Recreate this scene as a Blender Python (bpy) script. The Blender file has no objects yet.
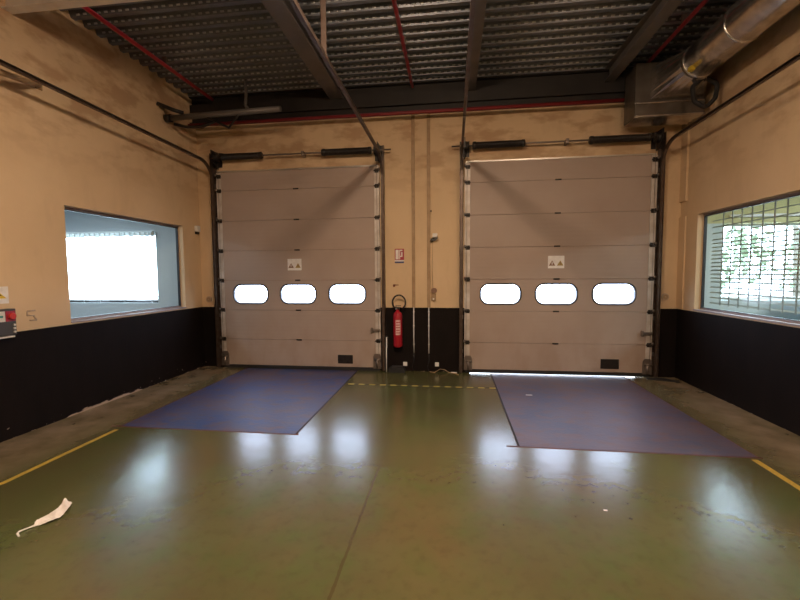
import bpy, bmesh, math, random
from mathutils import Vector, Matrix
random.seed(7)
sc = bpy.context.scene
COL = sc.collection
PI = math.pi

# ------------------------------------------------------------------ camera
cam_d = bpy.data.cameras.new('camera'); cam = bpy.data.objects.new('camera', cam_d); COL.objects.link(cam)
yaw, pitch, roll = math.radians(7.374), math.radians(3.737), math.radians(-0.38)
F = Vector((-math.sin(yaw), math.cos(yaw), 0)); R = Vector((math.cos(yaw), math.sin(yaw), 0)); U = Vector((0, 0, 1))
F2 = F*math.cos(pitch) - U*math.sin(pitch); U2 = F*math.sin(pitch) + U*math.cos(pitch)
R3 = R*math.cos(roll) + U2*math.sin(roll); U3 = -R*math.sin(roll) + U2*math.cos(roll)
m = Matrix((R3, U3, -F2)).transposed().to_4x4(); m.translation = (0, 0, 1.6)
cam.matrix_world = m
cam_d.sensor_width = 36; cam_d.lens = 404.7*36/800; cam_d.clip_start = 0.05; cam_d.clip_end = 300
sc.camera = cam

# ------------------------------------------------------------------ light and exposure
sc.view_settings.view_transform = 'Standard'; sc.view_settings.look = 'None'
sc.view_settings.gamma = 1; sc.view_settings.use_curve_mapping = False
sc.view_settings.exposure = 0.0
sc.cycles.use_denoising = True
sc.cycles.max_bounces = 10; sc.cycles.diffuse_bounces = 5; sc.cycles.transparent_max_bounces = 16
sc.cycles.sample_clamp_indirect = 6
sc.cycles.caustics_reflective = False; sc.cycles.caustics_refractive = False
w = bpy.data.worlds.new('sky'); sc.world = w; w.use_nodes = True
bg = w.node_tree.nodes['Background']; bg.inputs[0].default_value = (0.74, 0.85, 1.0, 1); bg.inputs[1].default_value = 15.0

LAMP = (1.0, 0.73, 0.50)
def area_light(name, loc, size, power, color, rot=(0, 0, 0)):
    l = bpy.data.lights.new(name, 'AREA'); l.shape = 'RECTANGLE'; l.size, l.size_y = size
    l.energy = power; l.color = color
    o = bpy.data.objects.new(name, l); o.location = loc; o.rotation_euler = rot; COL.objects.link(o); return o
LAMPS = [(-0.5, 1.6), (-0.3, -2.0), (1.95, 0.6)]  # second and third are unseen fill lamps, added to brighten the room
for (x, y) in LAMPS:
    area_light('lamp_light', (x, y, 4.06), (0.30, 1.3), {1.6: 185, -2.0: 60, 0.6: 75}[y], LAMP)
    pl = bpy.data.lights.new('lamp_side_light', 'POINT'); pl.energy = {1.6: 110, -2.0: 40, 0.6: 60}[y]; pl.color = LAMP; pl.shadow_soft_size = .10
    po = bpy.data.objects.new('lamp_side_light', pl); po.location = (x, y+.78, 4.10); COL.objects.link(po)
area_light('office_fill_light', (-6.3, 4.6, 2.86), (0.9, 0.9), 70, (0.80, 0.90, 1.0))  # office lights are added to brighten the walls, no lamp in view
area_light('office_fill_light', (5.4, 4.6, 2.86), (0.9, 0.9), 120, (0.88, 0.95, 0.95))
def portal(loc, size):
    o = area_light('sky_portal', loc, size, 1, (1, 1, 1), (-PI/2, 0, 0)); o.data.cycles.is_portal = True
portal((-6.4, 6.80, 1.72), (2.5, 1.25)); portal((5.2, 6.80, 1.74), (2.5, 1.15))
for cx in (-2.55, 1.58): portal((cx, 6.70, 1.27), (2.4, 0.36))

# ------------------------------------------------------------------ materials
def mat(name, col, rough=0.6, metal=0.0, var=None, scale=3.0, bump=0.0, bscale=40.0, spec=0.5, emit=None, coat=0.0, detail=5):
    m = bpy.data.materials.new(name); m.use_nodes = True
    nt = m.node_tree; b = nt.nodes['Principled BSDF']
    b.inputs['Base Color'].default_value = (*col, 1); b.inputs['Roughness'].default_value = rough
    b.inputs['Metallic'].default_value = metal; b.inputs['Specular IOR Level'].default_value = spec
    b.inputs['Coat Weight'].default_value = coat
    if emit:
        b.inputs['Emission Color'].default_value = (*emit[0], 1); b.inputs['Emission Strength'].default_value = emit[1]
    if var or bump:
        g = nt.nodes.new('ShaderNodeNewGeometry')
    if var:
        n = nt.nodes.new('ShaderNodeTexNoise'); n.inputs['Scale'].default_value = scale; n.inputs['Detail'].default_value = detail
        r = nt.nodes.new('ShaderNodeValToRGB'); r.color_ramp.elements[0].position = 0.32; r.color_ramp.elements[1].position = 0.68
        r.color_ramp.elements[0].color = (*var, 1); r.color_ramp.elements[1].color = (*col, 1)
        nt.links.new(g.outputs['Position'], n.inputs['Vector']); nt.links.new(n.outputs['Fac'], r.inputs['Fac'])
        nt.links.new(r.outputs['Color'], b.inputs['Base Color'])
    if bump:
        n2 = nt.nodes.new('ShaderNodeTexNoise'); n2.inputs['Scale'].default_value = bscale; n2.inputs['Detail'].default_value = 4
        bp = nt.nodes.new('ShaderNodeBump'); bp.inputs['Strength'].default_value = bump; bp.inputs['Distance'].default_value = 0.01
        nt.links.new(g.outputs['Position'], n2.inputs['Vector']); nt.links.new(n2.outputs['Fac'], bp.inputs['Height'])
        nt.links.new(bp.outputs['Normal'], b.inputs['Normal'])
    return m

class NT:
    """small helper to wire node graphs"""
    def __init__(s, name):
        s.m = bpy.data.materials.new(name); s.m.use_nodes = True; s.t = s.m.node_tree; s.b = s.t.nodes['Principled BSDF']
        s.g = s.t.nodes.new('ShaderNodeNewGeometry'); s.pos = s.g.outputs['Position']
        sep = s.t.nodes.new('ShaderNodeSeparateXYZ'); s.l(s.pos, sep.inputs[0]); s.x, s.y, s.z = sep.outputs
    def l(s, a, b): s.t.links.new(a, b)
    def put(s, sock, v):
        if hasattr(v, 'is_output'): s.l(v, sock)
        elif isinstance(v, tuple): sock.default_value = (*v, 1) if len(v) == 3 else v
        else: sock.default_value = v
    def math(s, op, a, b=0.0, c=0.0):
        n = s.t.nodes.new('ShaderNodeMath'); n.operation = op
        s.put(n.inputs[0], a); s.put(n.inputs[1], b); s.put(n.inputs[2], c); return n.outputs[0]
    def noise(s, scale, detail=4, stretch=None, rough=0.55, off=0.0):
        v = s.pos
        if stretch or off:
            mp = s.t.nodes.new('ShaderNodeMapping'); s.l(v, mp.inputs[0]); mp.inputs['Scale'].default_value = stretch or (1, 1, 1)
            mp.inputs['Location'].default_value = (off, off*.7, off*1.3); v = mp.outputs[0]
        n = s.t.nodes.new('ShaderNodeTexNoise'); n.inputs['Scale'].default_value = scale; n.inputs['Detail'].default_value = detail
        n.inputs['Roughness'].default_value = rough; s.l(v, n.inputs['Vector']); return n.outputs['Fac']
    def ramp(s, v, lo, hi):
        n = s.t.nodes.new('ShaderNodeMapRange'); n.clamp = True
        s.put(n.inputs[0], v); n.inputs[1].default_value = lo; n.inputs[2].default_value = hi; return n.outputs[0]
    def mix(s, f, a, b):
        n = s.t.nodes.new('ShaderNodeMix'); n.data_type = 'RGBA'; s.put(n.inputs[0], f); s.put(n.inputs[6], a); s.put(n.inputs[7], b); return n.outputs[2]
    def bump(s, h, strength, dist=0.01):
        n = s.t.nodes.new('ShaderNodeBump'); n.inputs['Strength'].default_value = strength; n.inputs['Distance'].default_value = dist
        s.l(h, n.inputs['Height']); s.l(n.outputs[0], s.b.inputs['Normal'])

WAINSCOT_Z = 1.045
def wall_material():
    k = NT('beige wall paint over dark wainscot')
    n1 = k.noise(1.1, 5); n2 = k.noise(5, 6, (1, 1, .35)); n3 = k.noise(60, 3)
    beige = k.mix(k.ramp(n1, .35, .7), (0.62, 0.455, 0.285), (0.68, 0.51, 0.33))
    beige = k.mix(k.math('MULTIPLY', k.ramp(n2, .52, .8), .35), beige, (0.45, 0.31, 0.20))
    # grime on the upper wall over the doors: rust brown smears
    n4 = k.noise(2.2, 6, (1, 1, 2.2), off=4.1)
    up = k.ramp(k.z, 2.7, 3.5)
    beige = k.mix(k.math('MULTIPLY', k.math('MULTIPLY', up, k.ramp(n4, .46, .58)), .5), beige, (0.34, 0.185, 0.10))
    dark = k.mix(k.ramp(n2, .3, .7), (0.0065, 0.0045, 0.0040), (0.0105, 0.0068, 0.0062))
    # chipped paint along the foot of the wall
    n5 = k.noise(9, 6, (1, 1, 3), off=2.0); n6 = k.noise(26, 5, off=7)
    zone = k.math('MULTIPLY', k.ramp(k.y, 3.85, 4.15), k.ramp(k.math('MULTIPLY', k.y, -1), -5.25, -4.85))
    left = k.math('LESS_THAN', k.x, -4.2)
    amt = k.math('ADD', k.math('MULTIPLY', k.math('MULTIPLY', zone, left), .24), .18)
    chip = k.math('GREATER_THAN', k.math('SUBTRACT', k.math('ADD', k.math('MULTIPLY', n5, .6), amt), k.math('MULTIPLY', k.z, 7.0)), .54)
    fleck = k.math('MULTIPLY', k.math('GREATER_THAN', k.math('SUBTRACT', n6, k.math('MULTIPLY', k.z, .55)), .66), left)
    chip = k.math('MAXIMUM', chip, fleck)
    dark = k.mix(chip, dark, (0.42, 0.33, 0.27))
    split = k.math('GREATER_THAN', k.math('ADD', k.z, k.math('MULTIPLY', n3, .006)), WAINSCOT_Z + .003)
    k.l(k.mix(split, dark, beige), k.b.inputs['Base Color'])
    k.b.inputs['Roughness'].default_value = .7
    k.l(k.math('ADD', .12, k.math('MULTIPLY', split, .12)), k.b.inputs['Specular IOR Level'])
    k.bump(k.noise(35, 5), .15); return k.m
M_wall = wall_material()

def floor_material():
    k = NT('worn olive painted concrete')
    a = k.noise(.9, 5); b = k.noise(3.2, 7); c = k.noise(14, 6); s = k.noise(1.0, 5, (1.6, .7, 1), off=3)
    col = k.mix(k.ramp(a, .35, .65), (0.074, 0.065, 0.027), (0.086, 0.092, 0.036))
    col = k.mix(k.math('MULTIPLY', k.ramp(b, .45, .70), .6), col, (0.056, 0.088, 0.022))
    col = k.mix(k.math('MULTIPLY', k.ramp(s, .48, .74), .6), col, (0.105, 0.068, 0.032))
    col = k.mix(k.math('MULTIPLY', k.ramp(c, .50, .74), .30), col, (0.045, 0.038, 0.016))
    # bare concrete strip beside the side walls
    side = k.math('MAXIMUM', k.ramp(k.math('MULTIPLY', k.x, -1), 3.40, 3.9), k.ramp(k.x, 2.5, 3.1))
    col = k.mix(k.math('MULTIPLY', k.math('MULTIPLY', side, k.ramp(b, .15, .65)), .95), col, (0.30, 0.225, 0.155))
    # saw-cut joints in the slab: one across, one running toward the viewer
    def line(d, wd): return k.math('LESS_THAN', k.math('ABSOLUTE', d), wd)
    jx = k.math('MULTIPLY', line(k.math('SUBTRACT', k.y, 3.735), .008), k.math('MULTIPLY', k.math('GREATER_THAN', k.x, -1.54), k.math('LESS_THAN', k.x, .62)))
    jy = k.math('MULTIPLY', line(k.math('ADD', k.math('SUBTRACT', k.x, -.60), k.math('MULTIPLY', k.math('SUBTRACT', c, .5), .02)), .009), k.math('LESS_THAN', k.y, 3.74))
    cr = k.noise(2.3, 8, off=9)
    col = k.mix(k.math('MULTIPLY', jx, .75), col, (0.03, 0.022, 0.015)); col = k.mix(k.math('MULTIPLY', jy, .6), col, (0.05, 0.035, 0.012))
    # small dark dots and wear marks
    v = k.t.nodes.new('ShaderNodeTexVoronoi'); v.inputs['Scale'].default_value = 2.3; k.l(k.pos, v.inputs['Vector'])
    col = k.mix(k.math('MULTIPLY', k.math('LESS_THAN', v.outputs['Distance'], .035), .7), col, (0.04, 0.03, 0.012))
    k.l(col, k.b.inputs['Base Color'])
    rough = k.math('ADD', .225, k.math('MULTIPLY', k.ramp(b, .3, .75), .022))
    k.l(rough, k.b.inputs['Roughness']); k.b.inputs['Specular IOR Level'].default_value = 1.0
    h = k.math('ADD', k.math('MULTIPLY', k.noise(4, 2), 1.0), k.math('MULTIPLY', k.noise(45, 4), .10))
    k.bump(h, .06, .03); return k.m
M_floor = floor_material()

def leveller_material(name, c0, c1):
    k = NT(name)
    a = k.noise(1.4, 6); b = k.noise(5, 7, (1, 1.6, 1), off=2); c = k.noise(22, 5)
    col = k.mix(k.ramp(a, .35, .65), c0, c1)
    col = k.mix(k.math('MULTIPLY', k.ramp(b, .48, .66), .65), col, (0.135, 0.068, 0.062))
    col = k.mix(k.math('MULTIPLY', k.ramp(c, .62, .75), .5), col, (0.05, 0.04, 0.05))
    k.l(col, k.b.inputs['Base Color']); k.b.inputs['Roughness'].default_value = .46; k.b.inputs['Metallic'].default_value = .15
    k.bump(k.noise(28, 4), .25, .01); return k.m
M_levelL = leveller_material('worn steel plate with blue daylight sheen', (0.028, 0.058, 0.185), (0.080, 0.072, 0.130))  # bluish daylight reflection put into the base colours of both plates
M_levelR = leveller_material('worn steel plate with purple daylight sheen', (0.062, 0.066, 0.125), (0.115, 0.084, 0.115))

def door_material():
    k = NT('pale grey stucco steel door skin')
    a = k.noise(1.2, 4); b = k.noise(4, 6, (1, 1, .5), off=5)
    col = k.mix(k.ramp(a, .3, .7), (0.355, 0.275, 0.235), (0.40, 0.32, 0.28))
    low = k.math('MULTIPLY', k.ramp(k.math('MULTIPLY', k.z, -1), -1.1, -.1), k.ramp(b, .42, .7))
    col = k.mix(k.math('MULTIPLY', low, .45), col, (0.25, 0.155, 0.105))
    # horizontal micro ribs pressed in the steel
    w = k.math('SINE', k.math('MULTIPLY', k.z, 2*PI/.0625))
    k.l(col, k.b.inputs['Base Color']); k.b.inputs['Roughness'].default_value = .5; k.b.inputs['Specular IOR Level'].default_value = .35
    k.bump(w, .12, .002); return k.m
M_door = door_material()

def deck_material():
    k = NT('dull galvanised roof deck')
    a = k.noise(1.4, 5); c = k.noise(18, 4)
    col = k.mix(k.ramp(a, .3, .7), (0.13, 0.145, 0.175), (0.20, 0.22, 0.26)); col = k.mix(k.math('MULTIPLY', k.ramp(c, .5, .7), .4), col, (0.09, 0.095, 0.11))
    k.l(col, k.b.inputs['Base Color']); k.b.inputs['Metallic'].default_value = .45; k.b.inputs['Roughness'].default_value = .45; return k.m
M_deck = deck_material()
M_dimple = mat('galvanised dimple with painted glint', (0.50, 0.53, 0.58), .45, .3)  # paler than the deck: glint on the embossments put into the colour

M_black = mat('black painted steel', (0.012, 0.011, 0.012), .4, .2, var=(0.03, 0.022, 0.018), scale=20)
M_track = mat('dull galvanised track', (0.13, 0.10, 0.085), .4, .6, var=(0.09, 0.055, 0.04), scale=12)
M_trackcaulk = mat('galvanised hinge steel', (0.22, 0.18, 0.16), .4, .7)
M_stile = mat('white grey end stile', (0.62, 0.58, 0.56), .45, .1, var=(0.45, 0.38, 0.33), scale=6)
M_alu = mat('bare aluminium', (0.72, 0.68, 0.62), .3, .8)
M_rubber = mat('black rubber', (0.013, 0.012, 0.013), .75)
M_panefr = mat('black window gasket', (0.02, 0.02, 0.025), .5)
M_red = mat('red pipe paint', (0.62, 0.02, 0.045), .3, coat=.5)
M_redmain = mat('dull red pipe paint', (0.20, 0.012, 0.016), .5)
M_beam = mat('grey brown beam paint', (0.15, 0.135, 0.13), .45, .2, var=(0.11, 0.10, 0.095), scale=5)
M_beamdark = mat('near black beam paint', (0.022, 0.018, 0.017), .55, .1, var=(0.012, 0.01, 0.01), scale=5)
M_pale = mat('pale galvanised beam', (0.88, 0.84, 0.78), .4, .1, var=(0.75, 0.70, 0.64), scale=6)
M_galv = mat('galvanised sheet duct', (0.78, 0.75, 0.72), .26, .95, var=(0.45, 0.41, 0.37), scale=7, bump=.15, bscale=12)
M_box = mat('dull galvanised plenum sheet', (0.17, 0.15, 0.13), .38, .6, var=(0.11, 0.095, 0.08), scale=5, bump=.1, bscale=9)
M_extred = mat('fire red enamel', (0.34, 0.006, 0.018), .35, coat=.2)
M_white = mat('white plastic', (0.70, 0.68, 0.66), .45)
M_paper = mat('off white paper', (0.80, 0.77, 0.76), .8, var=(0.68, 0.65, 0.64), scale=18)
M_label = mat('printed white label', (0.62, 0.42, 0.40), .5)
M_conduit = mat('painted beige conduit', (0.40, 0.27, 0.155), .6, var=(0.30, 0.19, 0.10), scale=10)
M_conduitw = mat('pale plastic conduit', (0.75, 0.73, 0.72), .5)
M_yellow = mat('worn yellow floor paint', (0.52, 0.36, 0.055), .45, var=(0.36, 0.25, 0.05), scale=14)
M_tapey = mat('yellow tape', (0.60, 0.46, 0.12), .5, var=(0.42, 0.33, 0.09), scale=18)
M_tapeb = mat('black tape', (0.022, 0.018, 0.012), .5)
M_office = mat('pale blue office paint', (0.44, 0.47, 0.49), .7)
M_office2 = mat('pale grey office paint', (0.52, 0.58, 0.60), .7)
M_olive = mat('olive yellow lamplit office tint', (0.55, 0.50, 0.26), .7)  # warm lamplight on the upper office wall put into the colour
M_officefloor = mat('grey office floor', (0.16, 0.17, 0.18), .5)
M_frame = mat('mauve grey window frame', (0.36, 0.29, 0.29), .5)
M_sill = mat('mauve window sill', (0.36, 0.30, 0.31), .4)
M_blind = mat('white fabric blind', (0.80, 0.82, 0.82), .8)
M_slat = mat('grey green blind slat', (0.38, 0.42, 0.39), .5)
M_ground = mat('pale yard concrete', (0.45, 0.45, 0.43), .8, var=(0.36, 0.36, 0.34), scale=1)
M_leaf = mat('pale green leaves', (0.20, 0.24, 0.15), .6, var=(0.09, 0.12, 0.06), scale=4)
M_bark = mat('grey bark', (0.12, 0.10, 0.08), .9)
M_glow = mat('lamp tube', (0.8, 0.8, 0.8), .5, emit=(LAMP, 6))
M_smudge = mat('grey wall smudge', (0.44, 0.345, 0.265), .7)
M_redpl = mat('red plastic', (0.55, 0.03, 0.02), .35)
M_teal = mat('teal print', (0.05, 0.28, 0.25), .4)
M_blue = mat('dark blue print', (0.04, 0.05, 0.16), .5)
M_signred = mat('sign red', (0.36, 0.022, 0.045), .5)
M_signy = mat('sign yellow', (0.62, 0.44, 0.03), .5)
M_brownprint = mat('brown print', (0.22, 0.12, 0.08), .6)
M_olprint = mat('ochre print', (0.34, 0.24, 0.07), .6)
M_grey = mat('dark grey plastic', (0.06, 0.055, 0.055), .45)
M_brown = mat('rust brown metal', (0.22, 0.075, 0.04), .6)
M_cab = mat('dark grey office cabinet', (0.10, 0.13, 0.15), .45)
M_rustline = mat('rust red frame steel', (0.13, 0.045, 0.04), .6, var=(0.06, 0.03, 0.03), scale=9)
def glass_material(name, tint, refl=.06):
    m = bpy.data.materials.new(name); m.use_nodes = True; t = m.node_tree; t.nodes.clear()
    o = t.nodes.new('ShaderNodeOutputMaterial'); a = t.nodes.new('ShaderNodeBsdfTransparent'); g = t.nodes.new('ShaderNodeBsdfGlossy')
    x = t.nodes.new('ShaderNodeMixShader'); f = t.nodes.new('ShaderNodeFresnel'); f.inputs[0].default_value = 1.3
    a.inputs[0].default_value = (*tint, 1); g.inputs['Roughness'].default_value = .02
    gg = t.nodes.new('ShaderNodeNewGeometry'); mm = t.nodes.new('ShaderNodeMath'); mm.operation = 'SUBTRACT'; mm.inputs[0].default_value = 1
    m2 = t.nodes.new('ShaderNodeMath'); m2.operation = 'MULTIPLY'
    t.links.new(gg.outputs['Backfacing'], mm.inputs[1]); t.links.new(mm.outputs[0], m2.inputs[0]); t.links.new(f.outputs[0], m2.inputs[1])
    t.links.new(m2.outputs[0], x.inputs[0]); t.links.new(a.outputs[0], x.inputs[1]); t.links.new(g.outputs[0], x.inputs[2]); t.links.new(x.outputs[0], o.inputs[0])
    return m
M_glass = glass_material('window glass', (.92, .96, .96))
M_glassd = glass_material('door window acrylic', (.92, .94, 1.0))

# ------------------------------------------------------------------ mesh helpers
def box(bm, x0, x1, y0, y1, z0, z1, bev=0.0, M=None):
    vs = [bm.verts.new((x, y, z)) for x in (x0, x1) for y in (y0, y1) for z in (z0, z1)]
    fs = [bm.faces.new([vs[i] for i in f]) for f in ((0, 1, 3, 2), (4, 6, 7, 5), (0, 4, 5, 1), (2, 3, 7, 6), (0, 2, 6, 4), (1, 5, 7, 3))]
    if bev:
        es = list({e for f in fs for e in f.edges})
        r = bmesh.ops.bevel(bm, geom=es, offset=bev, segments=2, affect='EDGES', profile=.5)
        vs = list({v for f in r['faces'] for v in f.verts} | {v for v in vs if v.is_valid})
    if M: bmesh.ops.transform(bm, matrix=M, verts=[v for v in vs if v.is_valid])
    return vs
def tube(bm, pts, r, seg=10, caps=True, rr=None):
    pts = [Vector(p) for p in pts]; rings = []
    up = None
    for i, p in enumerate(pts):
        a = pts[max(i-1, 0)]; b = pts[min(i+1, len(pts)-1)]; d = (b-a).normalized()
        if up is None: up = Vector((0, 0, 1)) if abs(d.z) < .9 else Vector((0, 1, 0))
        s = d.cross(up).normalized(); up = s.cross(d).normalized()
        q = rr[i] if rr else r
        rings.append([bm.verts.new(p + s*math.cos(2*PI*j/seg)*q + up*math.sin(2*PI*j/seg)*q) for j in range(seg)])
    for A, B in zip(rings, rings[1:]):
        for j in range(seg): f = bm.faces.new((A[j], A[(j+1) % seg], B[(j+1) % seg], B[j])); f.smooth = True
    if caps: bm.faces.new(rings[0][::-1]); bm.faces.new(rings[-1])
def prism(bm, poly, axis, a, b):
    """extrude a 2-D polygon; axis 'y': poly=(x,z), 'x': poly=(y,z), 'z': poly=(x,y)"""
    def P(p, t): return {'y': (p[0], t, p[1]), 'x': (t, p[0], p[1]), 'z': (p[0], p[1], t)}[axis]
    A = [bm.verts.new(P(p, a)) for p in poly]; B = [bm.verts.new(P(p, b)) for p in poly]; n = len(poly)
    bm.faces.new(A); bm.faces.new(B[::-1])
    for i in range(n): bm.faces.new((A[i], B[i], B[(i+1) % n], A[(i+1) % n]))
def lathe(bm, prof, c, seg=24):
    rings = [[bm.verts.new((c[0]+r*math.cos(2*PI*j/seg), c[1]+r*math.sin(2*PI*j/seg), c[2]+z)) for j in range(seg)] for r, z in prof]
    for A, B in zip(rings, rings[1:]):
        for j in range(seg): f = bm.faces.new((A[j], A[(j+1) % seg], B[(j+1) % seg], B[j])); f.smooth = True
    bm.faces.new(rings[0][::-1]); bm.faces.new(rings[-1])
def new(): return bmesh.new()
def obj(name, bm, m, parent=None, mats=None):
    bmesh.ops.recalc_face_normals(bm, faces=bm.faces)
    me = bpy.data.meshes.new(name); bm.to_mesh(me); bm.free()
    for q in (mats or [m]): me.materials.append(q)
    o = bpy.data.objects.new(name, me); COL.objects.link(o)
    if parent:
        o.parent = parent; o.matrix_parent_inverse = Matrix.Translation(-Vector(parent.location))
    return o
def tag(o, label, cat, group=None, kind=None):
    o['label'] = label; o['category'] = cat
    if group: o['group'] = group
    if kind: o['kind'] = kind
    return o
def thing(name, label, cat, loc=(0, 0, 0), group=None, kind=None):
    o = bpy.data.objects.new(name, None); COL.objects.link(o); o.location = loc; o.empty_display_size = .1
    return tag(o, label, cat, group, kind)
def bx(name, m, parent, *a, bev=0.0, label=None):
    b = new(); box(b, *a, bev=bev); o = obj(name, b, m, parent)
    if label: o['label'] = label
    return o
def tb(name, m, parent, pts, r, seg=10, label=None, **kw):
    b = new(); tube(b, pts, r, seg, **kw); o = obj(name, b, m, parent)
    if label: o['label'] = label
    return o
def dup(root):
    r = root.copy(); COL.objects.link(r)
    for ch in list(root.children):
        c = ch.copy(); COL.objects.link(c); c.parent = r
        for g in ch.children:
            d = g.copy(); COL.objects.link(d); d.parent = c
    return r

# ------------------------------------------------------------------ room shell
D, XL, XR, YB, ZT = 6.534, -4.314, 3.348, -5.0, 4.53
WT = .26                                   # facade thickness
DL = (-3.94, -1.16); DR = (0.19, 2.98); DH = 3.31     # door leaves
def struct(name, bm, m, label, cat, mats=None):
    return tag(obj(name, bm, m, mats=mats), label, cat, kind='structure')

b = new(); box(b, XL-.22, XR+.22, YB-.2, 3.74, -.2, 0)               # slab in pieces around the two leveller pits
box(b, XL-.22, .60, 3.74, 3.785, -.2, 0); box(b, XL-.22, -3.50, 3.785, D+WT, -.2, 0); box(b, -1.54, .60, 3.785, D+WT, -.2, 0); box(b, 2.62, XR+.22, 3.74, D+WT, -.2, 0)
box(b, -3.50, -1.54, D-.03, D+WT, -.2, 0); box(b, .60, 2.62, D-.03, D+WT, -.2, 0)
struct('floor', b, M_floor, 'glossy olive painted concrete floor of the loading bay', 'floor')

b = new()                                                             # facade wall with two door openings
ox = [(XL-.22, DL[0]+.09), (DL[1]-.09, DR[0]+.09), (DR[1]-.09, XR+.22)]
for x0, x1 in ox: box(b, x0, x1, D, D+WT, 0, 3.22)
box(b, XL-.22, XR+.22, D, D+WT, 3.22, ZT+.25)
struct('wall_front', b, M_wall, 'beige wall with dark lower band holding the two dock doors', 'wall')
def side_wall(name, x0, x1, wy0, wy1, label):
    b = new()
    box(b, x0, x1, YB, wy0, 0, ZT+.25); box(b, x0, x1, wy1, D, 0, ZT+.25)
    box(b, x0, x1, wy0, wy1, 0, 1.06); box(b, x0, x1, wy0, wy1, 2.39, ZT+.25)
    return struct(name, b, M_wall, label, 'wall')
side_wall('wall_left', XL-.125, XL, 4.075, 6.085, 'left beige wall with dark lower band and internal window')
side_wall('wall_right', XR, XR+.125, 3.3, 6.11, 'right beige wall with dark lower band and blinds behind its window')
b = new(); box(b, XL-.2, XR+.2, YB-.2, YB, 0, ZT+.25)
struct('wall_back', b, M_wall, 'beige wall with dark lower band behind the viewer', 'wall')

# corrugated roof deck with embossed dimples on the rib flanks
b = new(); P_ = .1725; y = YB; prof = []
n = int((D+.1-YB)/P_)
y0 = 6.36 - math.ceil((6.36-YB)/P_)*P_
for i in range(n+2):
    yy = y0 + i*P_
    prof += [(yy, ZT), (yy+.055, ZT), (yy+.085, ZT+.065), (yy+.145, ZT+.065)]
xs0, xs1 = XL-.2, XR+.2
prof = [(min(q[0], D), q[1]) for q in prof]
A = [b.verts.new((xs0, q[0], q[1])) for q in prof]; B = [b.verts.new((xs1, q[0], q[1])) for q in prof]
for i in range(len(prof)-1):
    if prof[i+1][0] > prof[i][0]: b.faces.new((A[i], A[i+1], B[i+1], B[i]))
for f in b.faces: f.material_index = 0
# embossments on the flank that faces the camera (rising away -> falling flank)
for i in range(n+1):
    ya = y0 + i*P_ + .145; yb = y0 + (i+1)*P_
    if ya < 3.2 or yb > 6.5: continue
    k = 0; x = XL+.05+(i % 2)*.03
    while x < XR-.05:
        v = [b.verts.new(p) for p in ((x, ya+.0137, ZT+.030), (x+.046, ya+.0137, ZT+.030), (x+.046, yb-.006, ZT+.012), (x, yb-.006, ZT+.012))]
        t = [b.verts.new(p) for p in ((x+.014, ya+.0115, ZT+.024), (x+.034, ya+.0115, ZT+.024), (x+.034, yb-.013, ZT+.012), (x+.014, yb-.013, ZT+.012))]
        for f in ((t[0], t[1], t[2], t[3]), (v[0], v[1], t[1], t[0]), (v[1], v[2], t[2], t[1]), (v[2], v[3], t[3], t[2]), (v[3], v[0], t[0], t[3])):
            b.faces.new(f).material_index = 1
        x += .088
struct('ceiling', b, None, 'dark corrugated metal roof deck with rows of dimples', 'ceiling', mats=[M_deck, M_dimple])

def ibeam(bm, axis, c, z0, z1, w, t, a0, a1):
    z0_, z1_ = z0+t, z1-t
    for (lo, hi, h0, h1) in ((c-w/2, c+w/2, z0, z0_), (c-w/2, c+w/2, z1_, z1), (c-.006, c+.006, z0_, z1_)):
        if axis == 'y': box(bm, lo, hi, a0, a1, h0, h1)
        else: box(bm, a0, a1, lo, hi, h0, h1)
b = new(); ibeam(b, 'x', 6.45, 4.10, ZT-.005, .16, .014, XL, XR); box(b, XL, XR, 6.385, 6.44, 4.2, 4.4)
tag(obj('roof_beam', b, M_beamdark), 'near-black beam running along the top of the door wall', 'beam', kind='structure')
for x, wd, lab in ((-1.80, .22, 'brown roof beam above the left dock door, left of the hanger strut'), (.265, .15, 'brown roof beam in the middle, above the left edge of the right door'), (2.24, .14, 'slanting grey roof beam near the right red pipe')):
    b = new(); ibeam(b, 'y', x, 4.34, ZT-.004, wd, .012, YB, 6.36)
    tag(obj('roof_beam', b, M_beam), lab, 'beam', kind='structure')
b = new(); ibeam(b, 'x', 3.60, 4.18, 4.335, .10, .012, XL, -1.9)
tag(obj('roof_beam', b, M_pale), 'pale cross beam at the top left corner of the picture', 'beam', kind='structure')

# ------------------------------------------------------------------ offices on both sides, seen through the side windows
b = new()
box(b, -9.2, XL-.22, D, D+WT, 0, 1.105); box(b, -9.2, XL-.22, D, D+WT, 2.355, 3.0)
box(b, -5.155, XL-.22, D, D+WT, 1.105, 2.355); box(b, -9.2, -7.7, D, D+WT, 1.105, 2.355)
box(b, -9.2, -9.0, 2.4, D, 0, 3.0); box(b, -9.2, XL-.2, 2.2, 2.4, 0, 3.0)
struct('wall_office_left', b, M_office, 'pale blue office walls beyond the left window', 'wall')
b = new(); box(b, -9.2, XL-.22, 2.2, D+WT, -.2, 0); struct('floor_office_left', b, M_officefloor, 'grey floor of the office beyond the left window', 'floor')
b = new(); box(b, -9.2, XL-.2, 2.2, D+WT, 3.0, 3.1); struct('ceiling_office_left', b, M_office, 'pale ceiling of the office beyond the left window', 'ceiling')
b = new(); bm2 = new()
X0 = XR+.22
box(b, X0, 3.93, D, D+WT, 0, 2.30); box(b, 3.93, 8.2, D, D+WT, 0, 1.175); box(b, 6.6, 8.2, D, D+WT, 1.175, 2.30)
box(b, 8.0, 8.2, 2.4, D, 0, 2.30); box(b, XR+.2, 8.2, 2.2, 2.4, 0, 2.30)
struct('wall_office_right', b, M_office2, 'pale grey office walls beyond the right window', 'wall')
box(bm2, X0, 8.2, D, D+WT, 2.30, 3.0); box(bm2, 8.0, 8.2, 2.4, D, 2.30, 3.0); box(bm2, XR+.2, 8.2, 2.2, 2.4, 2.30, 3.0)
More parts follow.
